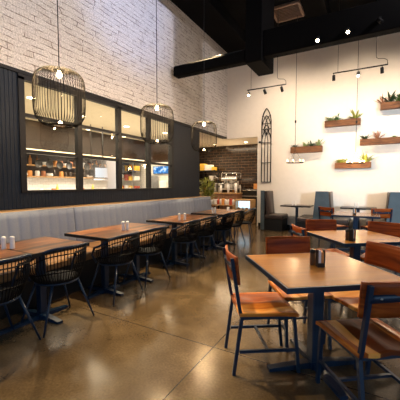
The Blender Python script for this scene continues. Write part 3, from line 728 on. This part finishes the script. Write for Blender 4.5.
# ---------------------------------------------------------------- booths
def booth(name, x, sides, lb, half=.11, y0=8.35, sw=.50):
    """tall back at x, seats to +x and or -x, running from y0 back to the wall"""
    t = empty(name, (x, (y0+YW)/2, 0), 0, lb, 'booth', 'high-backed booths against the cream wall'); y1 = YW-.03; c = (y0+YW)/2
    a, b_ = y0-c, y1-c
    M().box(-half*.75, half*.75, a, b_, .10, 1.14, b=.02).build('back_core', MT['vinylbrown'], t)
    L_ = half*.78+.012; two = len(sides) > 1; hi = [(L_+.045 if two else half*.8) for s_ in (-1, 1)]; lo = [(L_+.105 if two else half*.8) for s_ in (-1, 1)]
    m = M(); q = [(-lo[0], .02), (lo[1], .02), (lo[1], .45), (hi[1], 1.16), (-hi[0], 1.16), (-lo[0], .45)]
    m.add([(x_, a-.022, z_) for x_, z_ in q]+[(x_, a, z_) for x_, z_ in q], [tuple(range(6)), tuple(range(11, 5, -1))]+[(k_, (k_+1) % 6, 6+(k_+1) % 6, 6+k_) for k_ in range(6)])
    m.build('end_panel', MT['vinylgrey'], t)
    for s in sides:
        def fn(u, v, s=s):
            return (s*(half*.78+.035+ (.06*(1-v))), a+.01+(b_-a-.02)*u, .44+.70*v), (s, 0, .1)
        M().sheet(fn, 2, 6, .06).build('backrest', MT['vinylbrown'], t)
        xa, xb = sorted((s*half*.8, s*(half+sw)))
        M().box(xa, xb, a, b_, .34, .46, b=.025).build('seat', MT['vinylbrown'], t)
        M().box(xa, xb-.02 if s > 0 else xb, a+.01, b_, 0, .335).build('base', MT['black'], t)
    M().box(-half*.75, half*.75, a+.01, b_, 0, .10).build('plinth', MT['black'], t)
    return t
booth('booth_bench', -2.70, (1,), 'single dark booth bench with tall back right of the espresso opening', .07, 8.52, .52)
booth('booth_bench', -1.05, (-1, 1), 'double-sided booth with slate blue end panel between the two booth tables', .12, 8.25)
booth('booth_bench', .58, (-1, 1), 'booth with tall slate back cut off by the right photo edge', .12, 8.25)
bt = make_table('booth_table', .80, .55, wood('dark_booth_tabletop', [(.3,(.03,.015,.008)),(.7,(.06,.03,.015))], (1.2,10,10), .3), MT['black'], PI/4, .24, .035); bt.location = (-1.77, 8.75, 0); tag(bt, 'narrow dark pedestal table between the left and the double-sided booths', 'table', 'booth tables against the cream wall')
bt = copy_tree(bt); bt.location = (-.23, 8.75, 0); tag(bt, 'narrow dark pedestal table between the double-sided and the right booths', 'table')

# ---------------------------------------------------------------- espresso bar in the alcove
ct = empty('service_counter', (-4.6, 9.9, 0), 0, 'long light wood service counter behind the opening, loaded with coffee gear', 'counter')
at(M().box(-5.50, -3.98, 9.65, 10.35, 1.0, 1.04, b=.005), 'counter_top', MT['ledge'], ct)
m = M().box(-5.48, -4.0, 9.70, 10.35, 0, .999)
at(m, 'counter_body', wood('counter_front_wood', [(.3,(.16,.075,.035)),(.7,(.34,.18,.10))], (14,1,2), .5), ct)
dc = empty('pastry_case', (-3.68, 9.62, 0), 0, 'glowing glass-fronted pastry case at the right end of the counter', 'display case')
m = M().box(-3.97, -3.40, 9.45, 9.95, 0, .50).box(-3.97, -3.40, 9.45, 9.95, .78, .83).box(-3.97, -3.94, 9.45, 9.95, .5, .78).box(-3.43, -3.40, 9.45, 9.95, .5, .78).box(-3.97,-3.40,9.92,9.95,.5,.78)
at(m, 'case_body', MT['ledge'], dc)
at(M().add([(-3.94,9.46,.5),(-3.43,9.46,.5),(-3.43,9.46,.78),(-3.94,9.46,.78)], [(0,1,2,3)]), 'case_glass', MT['glass'], dc)
at(M().box(-3.93, -3.44, 9.70, 9.71, .52, .77), 'case_light', emis('cool_case_light', (.62,.85,1), 1.8), dc)
for i, (x, mt_) in enumerate(((-3.86,'orange'), (-3.72,'white'), (-3.58,'orange'))):
    o = M().lathe([(.0005,0),(.045,0),(.055,.02),(.04,.05),(.0005,.058)], 14, None, (x, 9.56, .501)).build('pastry', MT[mt_]); tag(o, ('left','middle','right')[i]+' pastry inside the glowing glass case', 'pastry', 'pastries in the case')
# espresso machine
em = empty('espresso_machine', (-4.32, 9.95, 1.04), 0, 'big steel espresso machine with cup rail on the counter under the dark tile', 'espresso machine')
M().box(-.30, .30, -.20, .22, .10, .16, b=.01).box(-.28, .28, .0, .22, .16, .46, b=.01).box(-.30, .30, -.22, .24, .42, .52, b=.015).build('machine_body', MT['chrome'], em)
for s in (-1, 1):
    M().box(s*.27-.02, s*.27+.02, -.18, .2, 0, .1).build('foot', MT['darkmetal'], em)
m = M()
for x in (-.15, .15): m.lathe([(.0005,0),(.04,0),(.045,.05),(.0005,.055)], 14, None, (x, -.10, .36))
m.build('group_head', MT['steel'], em)
for x in (-.15, .15): M().tube([(x, -.10, .345), (x, -.30, .335)], .014, 8).build('portafilter_handle', MT['black'], em)
m = M()
for z in (.56, .70):
    m.tube([(-.29,-.2,z),(.29,-.2,z),(.29,.2,z),(-.29,.2,z)], .008, 6, True)
for x in (-.29, .29):
    for y in (-.2, .2): m.tube([(x,y,.52),(x,y,.70)], .008, 6)
m.build('cup_rail', MT['chrome'], em)
for i in range(6):
    o = M().lathe([(.022,0),(.036,.055),(.033,.055),(.02,.006),(.0005,.006)], 14, None, (-4.52+.08*i, 9.92, 1.561)).build('coffee_cup', MT['white']); tag(o, 'white cup on top of the espresso machine, %s from the left' % ('first','second','third','fourth','fifth','sixth')[i], 'cup', 'cups on the espresso machine')
# grinders
gr = empty('coffee_grinder', (-4.72, 9.95, 1.04), 0, 'tall steel coffee grinder with bean hopper, right one beside the espresso machine', 'grinder', 'coffee grinders')
M().box(-.07, .07, -.10, .12, 0, .34, b=.015).build('grinder_body', MT['steel'], gr)
M().lathe([(.0005,.34),(.045,.34),(.085,.44),(.09,.56),(.0005,.565)], 18).build('hopper', MT['darkbottle'], gr)
M().tube([(0,-.10,.22),(0,-.19,.22)], .02, 8).build('spout', MT['black'], gr)
g2 = copy_tree(gr); g2.location = (-4.94, 9.95, 1.04); tag(g2, 'tall steel coffee grinder with bean hopper, left one beside the palm', 'grinder')
for i, (x, y) in enumerate(((-4.05, 9.78), (-4.05, 10.1))):
    o = M().lathe([(.0005,0),(.035,0),(.045,.01),(.045,.22),(.03,.27),(.0005,.29)], 14, None, (x, y, 1.041)).build('canister', MT['steel']); tag(o, ('front','rear')[i]+' steel canister at the right end of the counter', 'canister', 'canisters on the counter')
# back shelf + oven
ov = empty('countertop_oven', (-3.70, 10.45, 0), 0, 'dark countertop oven with steel band at the back right of the alcove', 'oven')
M().box(-.32, .32, -.25, .3, 0, .88).build('stand', MT['darkmetal'], ov)
M().box(-.30, .30, -.25, .25, .90, 1.16, b=.01).build('oven_body', MT['darkmetal'], ov)
M().tube([(-.26,-.285,1.12),(.26,-.285,1.12)], .012, 8).build('handle', MT['chrome'], ov)
M().box(-.3,.3,-.262,-.25,.90,.935).build('steel_band', MT['steel'], ov)
o = M().box(-3.62,-3.42,10.35,10.6,1.165,1.36,b=.01).build('bread_basket', MT['orange']); tag(o, 'tan basket standing on the dark countertop oven', 'basket')
ld = M().box(-5.38, -4.02, 9.46, 9.66, .60, .625).box(-5.38,-5.34,9.46,9.66,0,.6).box(-4.06,-4.02,9.46,9.66,0,.6).build('counter_ledge', MT['ledge'], ct); ld.location = (4.6, -9.9, 0)
lk = r8b = random.Random(3)
for i in range(14):
    k_ = i % 3; mt_ = ('white', 'whitepaper', 'redpack', 'white', 'orange')[i % 5]; x_ = -5.31+.096*i
    if k_ == 0: o = M().box(x_-.045, x_+.045, 9.51, 9.60, .626, .626+lk.uniform(.15,.26), b=.004).build('snack_box', MT[mt_])
    else: o = M().lathe([(.0005,0),(.034,0),(.045,.01),(.045,.15),(.03,.19),(.0005,.2)], 14, None, (x_, 9.56, .626)).build('storage_jar', MT[mt_])
    tag(o, '%s on the low ledge before the service counter, %s from the left' % ('small box' if k_ == 0 else 'storage jar', ('first','second','third','fourth','fifth','sixth','seventh','eighth','ninth','tenth','eleventh','twelfth','thirteenth','fourteenth')[i]), 'box' if k_ == 0 else 'jar', 'goods on the low counter ledge')
sy0 = None
for i in range(7):
    if sy0 is None: o = M().lathe([(.0005,0),(.034,0),(.036,.01),(.036,.17),(.013,.22),(.012,.28),(.0005,.285)], 14).build('syrup_bottle', MT['amber']); sy0 = o
    else: o = sy0.copy(); col.objects.link(o)
    o.location = (-5.30+.095*i if i < 3 else -4.36+.085*(i-3), 9.78 if i < 3 else 10.27, 1.041); tag(o, 'amber syrup bottle on the service counter, %s from the left' % ('first','second','third','fourth','fifth','sixth','seventh')[i], 'bottle', 'syrup bottles on the counter')
cup0 = None
for i in range(5):
    if cup0 is None: o = M().lathe([(.0005,0),(.030,0),(.042,.13),(.042,.30),(.0005,.30)], 14).build('cup_stack', MT['whitepaper']); cup0 = o
    else: o = cup0.copy(); col.objects.link(o)
    o.location = (-5.12+.02*(i % 2)+.10*i*.9, 9.72, 1.041) if i < 2 else (-4.60+.62*(i-2)*.45, 9.70, 1.041); o.scale = (1,1,.6+.13*i); tag(o, 'stack of white paper cups on the service counter, %s from the left' % ('first','second','third','fourth','fifth')[i], 'cups', 'paper cup stacks on the counter')
# tall shelf with product boxes
ts = empty('storage_rack', (-5.6, 10.64, 0), 0, 'tall dark storage rack behind the palm holding product boxes', 'rack')
m = M()
for x in (-.35, .35):
    for y in (-.2, .2): m.box(x-.015, x+.015, y-.015, y+.015, 0, 1.9)
m.build('upright', MT['darkmetal'], ts)
for z in (.5, 1.1, 1.45, 1.86): M().box(-.37, .37, -.22, .22, z, z+.025).build('shelf', MT['darkmetal'], ts)
for i, (x0, x1, z0, h, mt_, nm, lb) in enumerate([(-5.92,-5.72,1.886,.27,'yellow','product_box','yellow box on top of the storage rack'), (-5.71,-5.42,1.886,.22,'whitepaper','product_box','white box on top of the storage rack'),
     (-5.40,-5.28,1.886,.13,'yellow','product_box','small tan box at the right on the storage rack'), (-5.5,-5.32,1.476,.20,'whitepaper','product_box','white box on the middle of the storage rack')]):
    o = M().box(x0, x1, 10.5, 10.76, z0, z0+h, b=.004).build(nm, MT[mt_]); tag(o, lb, 'box', 'boxes on the storage rack')
# palm in pot
pt = empty('potted_palm', (-4.33, 8.2, 0), 0, 'bushy green potted palm at the end of the banquette', 'plant')
M().lathe([(.0005,0),(.13,0),(.17,.40),(.18,.42),(.16,.42),(.15,.38),(.0005,.38)], 20).build('pot', MT['terracotta'], pt)
m = M(); r5 = random.Random(5)
for k in range(5): m.tube([(r5.uniform(-.05,.05), r5.uniform(-.05,.05), .38), (r5.uniform(-.08,.08), r5.uniform(-.08,.08), 1.2)], .012, 6)
m.build('stem', MT['leafdark'], pt)
m = M()
for k in range(170): leaf(m, (r5.uniform(-.13,.13), r5.uniform(-.13,.13), r5.uniform(.85,1.4)), r5.uniform(0,2*PI), r5.uniform(-.1,1.45), r5.uniform(.2,.36), .05, r5.uniform(.3,1.0), 6)
m.build('foliage', MT['leafyellow'], pt)
# glasses on a side stand at the end of the banquette
st = empty('glassware_stand', (-4.02, 7.62, 0), 0, 'low wooden stand carrying clean glasses at the end of the banquette', 'stand')
M().box(-.30, .30, -.16, .16, .74, .77).build('stand_top', MT['ledge'], st)
for sx in (-1,1):
    for sy in (-1,1): M().box(sx*.27-.02, sx*.27+.02, sy*.13-.02, sy*.13+.02, 0, .74).build('leg', MT['black'], st)
gg = M().lathe([(.0005,.0),(.027,0),(.032,.005),(.038,.13),(.036,.13),(.030,.01),(.0005,.008)], 14)
gm = None; names = ('first','second','third','fourth','fifth','sixth')
milky = mat('frosted_tumbler', (.80,.80,.78), .2)
for i in range(6):
    x = -4.25+.085*i
    if gm is None: o = gg.build('tumbler', milky); gm = o
    else: o = gm.copy(); col.objects.link(o)
    o.location = (x, 7.60+.03*(i % 2), .771); tag(o, 'white tumbler on the stand by the palm, %s from the left' % names[i], 'glass', 'tumblers on the stand')
o = M().box(-2.72, -2.66, 6.02, 6.06, .751, .84, b=.003).build('table_card', MT['whitepaper']); tag(o, 'small white card block on the last banquette table', 'card')

# ---------------------------------------------------------------- kitchen contents
KX = -7.6
hood = M().box(-7.30, -6.95, 3.0, 8.3, 2.10, 2.199, b=.01).build('shelf_valance', MT['darkmetal']); tag(hood, 'dark valance with warm light strip above the kitchen shelves', 'light fitting')
o = M().box(-6.949, -6.93, 3.0, 8.3, 2.155, 2.18).build('light_strip', MT['strip'], hood)
shelves = []
for i, (z, lb) in enumerate(((1.84, 'upper pale wooden kitchen shelf under the light strip'), (1.55, 'lower pale wooden kitchen shelf above the counter'))):
    o = M().box(KX+.002, KX+.28, 3.4, 8.2, z-.03, z).build('kitchen_shelf', MT['shelfwood']); tag(o, lb, 'shelf', 'kitchen shelves')
pan0 = empty('hanging_pan', (0,0,0))
M().lathe([(.0005,0),(.085,0),(.10,.03),(.096,.03),(.08,.006),(.0005,.006)], 18, Matrix.Rotation(PI/2, 4, 'Y')).build('pan_bowl', MT['darkmetal'], pan0)
M().box(.0, .012, -.011, .011, .095, .26).build('handle', MT['darkmetal'], pan0)
for i in range(13):
    o = pan0 if i == 0 else copy_tree(pan0)
    o.location = (-7.02, 4.45+i*.285, 1.84); tag(o, 'dark pan hanging under the light strip, %s from the left' % ('first','second','third','fourth','fifth','sixth','seventh','eighth','ninth','tenth','eleventh','twelfth','thirteenth')[i], 'pan', 'pans hanging below the light strip')
kc = empty('kitchen_counter', (-7.2, 5.6, 0), 0, 'steel kitchen work counter along the white tiled wall', 'counter')
at(M().box(KX+.002, -6.85, 1.2, 8.3, 1.06, 1.10, b=.005), 'worktop', MT['steel'], kc)
at(M().box(KX+.002, -6.90, 1.2, 8.3, 0, 1.058), 'cabinet', MT['white'], kc)
ordn = ['first','second','third','fourth','fifth','sixth','seventh','eighth','ninth','tenth','eleventh','twelfth','thirteenth','fourteenth','fifteenth','sixteenth','seventeenth','eighteenth','nineteenth','twentieth','twenty-first','twenty-second','twenty-third','twenty-fourth','twenty-fifth','twenty-sixth','twenty-seventh','twenty-eighth']
pb = [(.0005,0),(.035,0),(.037,.01),(.037,.15),(.015,.19),(.014,.24),(.0005,.241)]
pj = [(.0005,0),(.05,0),(.055,.01),(.055,.12),(.045,.14),(.0005,.142)]
pp = [(.0005,0),(.06,0),(.085,.02),(.085,.08),(.0005,.082)]
protos = {}
def item(kind, mt_, x, y, z, lb, grp, cat):
    key = (kind, mt_)
    if key not in protos: o = M().lathe({'bottle':pb,'jar':pj,'plate_stack':pp}[kind], 14).build(kind, MT[mt_]); protos[key] = o
    else: o = protos[key].copy(); col.objects.link(o)
    o.location = (x, y, z); tag(o, lb, cat, grp)
r8 = random.Random(11)
for si, z in enumerate((1.841, 1.551)):
    y = 4.35
    for i in range(22):
        k = r8.choice(['bottle','bottle','jar','jar','plate_stack'] if si == 0 else ['jar','jar','bottle','plate_stack'])
        mt_ = {'bottle': r8.choice(['amber','darkbottle','darkbottle','orange']), 'jar': r8.choice(['terracotta','orange','darkbottle','whitepaper']), 'plate_stack': 'white'}[k]
        item(k, mt_, KX+.15+r8.uniform(-.02,.05), y, z, '%s on the %s kitchen shelf, %s item from the left' % ({'bottle':'bottle','jar':'storage jar','plate_stack':'stack of white plates'}[k], ('upper','lower')[si], ordn[i]), 'items on the %s kitchen shelf' % ('upper','lower')[si], {'bottle':'bottle','jar':'jar','plate_stack':'plates'}[k])
        y += r8.uniform(.15,.19)
for i in range(14):
    k = ['plate_stack','jar','jar','bottle'][i % 4]
    item(k, ['white','white','terracotta','yellow'][i % 4] if k != 'bottle' else 'yellow', -7.25+.12*(i % 3), 4.3+.27*i, 1.101, '%s on the steel kitchen worktop, %s item from the left' % (k.replace('_',' '), ordn[i]), 'items on the kitchen worktop', 'kitchenware')
# order monitor hanging behind the second window bay
mo = empty('order_monitor', (-6.2, 5.74, 1.65), math.radians(-12), 'flat order screen with white display hanging in the kitchen', 'monitor')
M().box(-.02, .02, -.27, .27, -.15, .15, b=.006).build('monitor_case', MT['black'], mo)
M().box(.0205, .023, -.245, .245, -.125, .125).build('screen', MT['screenwhite'], mo)
M().box(-.03, .03, -.30, .30, -.20, -.165).build('bump_bar', MT['grey'], mo)
M().tube([(-.01,0,.15),(-.01,0,1.22)], .016, 8).build('mount_pole', MT['black'], mo)
o = M().box(-6.25,-6.18,5.30,5.42,1.56,1.72,b=.01).build('ticket_printer', MT['black']); tag(o, 'small black ticket printer left of the order screen', 'printer'); 
M().tube([(-6.21,5.36,1.72),(-6.21,5.36,2.86)], .01, 6).build('mount_pole', MT['black'], o)
# blue menu screen on the kitchen end wall and things under it
ms = empty('menu_screen', (-6.2, 8.36, 1.83), 0, 'bright blue lit menu screen on the kitchen end wall', 'screen')
M().box(-.36, .36, -.03, .038, -.13, .13).build('screen_case', MT['black'], ms)
M().box(-.35, .35, -.036, -.0305, -.12, .12).build('screen', MT['blueglow'], ms)
for i, (x0, x1, z0, z1, mt_, lb) in enumerate([(-6.55,-6.32,1.0,1.62,'grey','tall grey refrigerator column under the blue menu screen'), (-6.02,-5.75,1.0,1.45,'white','white appliance right of the grey column in the kitchen')]):
    o = M().box(x0, x1, 7.95, 8.3, 0, z1, b=.01).build('appliance', MT[mt_]); tag(o, lb, 'appliance')
pr_ = empty('prep_rack', (-7.3, 7.9, 0), 0, 'white wire prep rack stacked with orange boxes at the kitchen end wall', 'rack')
m = M()
for x in (-.38,.38):
    for y in (-.2,.2): m.box(x-.012,x+.012,y-.012,y+.012,1.10,2.1)
m.build('upright', MT['steel'], pr_)
for z in (1.12,1.45,1.78,2.08): M().box(-.4,.4,-.22,.22,z,z+.02).build('shelf', MT['steel'], pr_)
for i in range(12):
    x = -7.58+.19*(i % 4); z = (1.14,1.47,1.80)[i//4]+.001
    o = M().box(x, x+.13, 7.78, 8.0, z, z+r8.uniform(.12,.22), b=.004).build('storage_box', MT[r8.choice(['orange','whitepaper','yellow','redpack','whitepaper'])]); tag(o, 'storage box on the prep rack, %s shelf from below, %s from the left' % (('first','second','third')[i//4], ordn[i % 4]), 'box', 'boxes on the prep rack')
# recessed kitchen and alcove lamps, then unseen fill lights added for brightness
def can(x, y, z, lb, grp, e=0, r=.07):
    t = empty('recessed_downlight', (x, y, z), 0, lb, 'ceiling light', grp)
    M().lathe([(r+.015,0),(r+.015,-.008),(r,-.008),(r,0)], 18).build('trim_ring', MT['white'], t)
    M().lathe([(.0005,-.003),(r,-.003),(r,0.0),(.0005,0.0)], 18).build('lens', MT['bulb'], t)
    if e: light('SPOT', (x, y, z-.03), e, WARM2, .06, (x, y, 0), 130, 1)
k = 0
for (x, y) in ((-5.2,3.2),(-5.6,4.6),(-5.6,6.0),(-5.3,7.3),(-6.8,4.4),(-6.8,5.8),(-6.8,7.2)):
    can(x, y, 2.86, 'round recessed downlight in the beige kitchen ceiling, %s of seven' % ordn[k], 'kitchen downlights', 0); k += 1
for i, (x, y) in enumerate(((-5.19,10.38),(-3.92,10.33))): can(x, y, 2.86, ('left','right')[i]+' round downlight in the beige alcove soffit', 'alcove downlights', 60)
light('AREA', (-5.7, 3.6, 2.80), 110, (1,.82,.58), 1.6, (-5.7,3.6,0), sy=2.4)
light('AREA', (-5.7, 6.6, 2.80), 110, (1,.82,.58), 1.6, (-5.7,6.6,0), sy=2.4)
light('AREA', (-7.1, 5.6, 2.08), 60, (1,.88,.72), .3, (-7.5,5.6,1.3), sy=4.6)
light('AREA', (-5.4, 5.0, 1.15), 45, (1,.80,.52), 1.2, (-5.4,5.0,3), sy=5.0)  # unseen uplight added to brighten the kitchen ceiling
light('SPOT', (-4.2, 8.6, 2.7), 60, WARM2, .1, (-4.4, 9.7, 1.0), 70, .8)
light('AREA', (-4.6, 10.0, 2.8), 26, WARM2, 1.2, (-4.6,10,0), sy=.8)
light('AREA', (-4.5, 10.9, 2.35), 14, WARM2, .5, (-4.5,9.6,3.0), sy=2)

# dining hall light from unseen lamps: wash on the planter wall, ceiling spots, added stone wall fill, daylight through the windows behind the camera
for x in (-2.2, -.4, 1.4, 3.2): light('SPOT', (x, 7.0, 5.0), 350, (1,.78,.56), .12, (x, 9.2, 2.1), 105, 1)
for i, (x, y) in enumerate(((-1.5, 1.2), (-1.5, 4.2), (.8, 2.6), (.6, 5.0), (2.8, 3.4))):
    light('SPOT', (x, y, 5.2), 48, WARM2, .06, (x, y, 0), 60, .8)
for y in (2.75, 4.5, 6.4): light('SPOT', (-3.6, y, 5.25), 1300, (1,.74,.42), .025, (-2.2, y-1.1, 0), 44, .7)
for y in (0.5, 3.0, 5.5): light('SPOT', (1.8, y, 5.2), 380, (1,.90,.89), .12, (XW, y+.3, 3.9), 85, 1)  # spots without fixtures, added to brighten the stone wall
light('SPOT', (3.8, 3.4, 5.0), 1300, (.35,.5,1), .1, (XW, 4.6, 5.0), 24, .8)  # added blue spot standing in for daylight high on the stone
DAY = (.35, .65, 1)
light('AREA', (-2.0, YF+.02, 1.95), 26, DAY, 2.7, (-2.0, 5, 1.9), sy=3.1)
light('AREA', (XR-.02, -.6, 1.95), 36, DAY, 3.4, (0, -.2, 1.9), sy=3.1)
light('SPOT', (11.0, -13.6, 3.0), 15000, (.72,.88,1), .9, (.2, 9.0, 1.5), 17, .5)
w = bpy.data.worlds.new('sky'); bpy.context.scene.world = w; w.use_nodes = True
w.node_tree.nodes['Background'].inputs[0].default_value = (.55,.75,1,1); w.node_tree.nodes['Background'].inputs[1].default_value = .6

# ---------------------------------------------------------------- camera
cam = bpy.data.cameras.new('camera'); cam.lens = 27; cam.sensor_width = 36; cam.clip_start = .05
co = bpy.data.objects.new('camera', cam); col.objects.link(co)
co.location = (0, 0, 1.35); co.rotation_euler = (math.radians(90-3.053), 0, math.radians(29.394))
sc = bpy.context.scene; sc.camera = co
sc.view_settings.view_transform = 'Standard'; sc.view_settings.look = 'None'; sc.view_settings.gamma = 1; sc.view_settings.exposure = .1
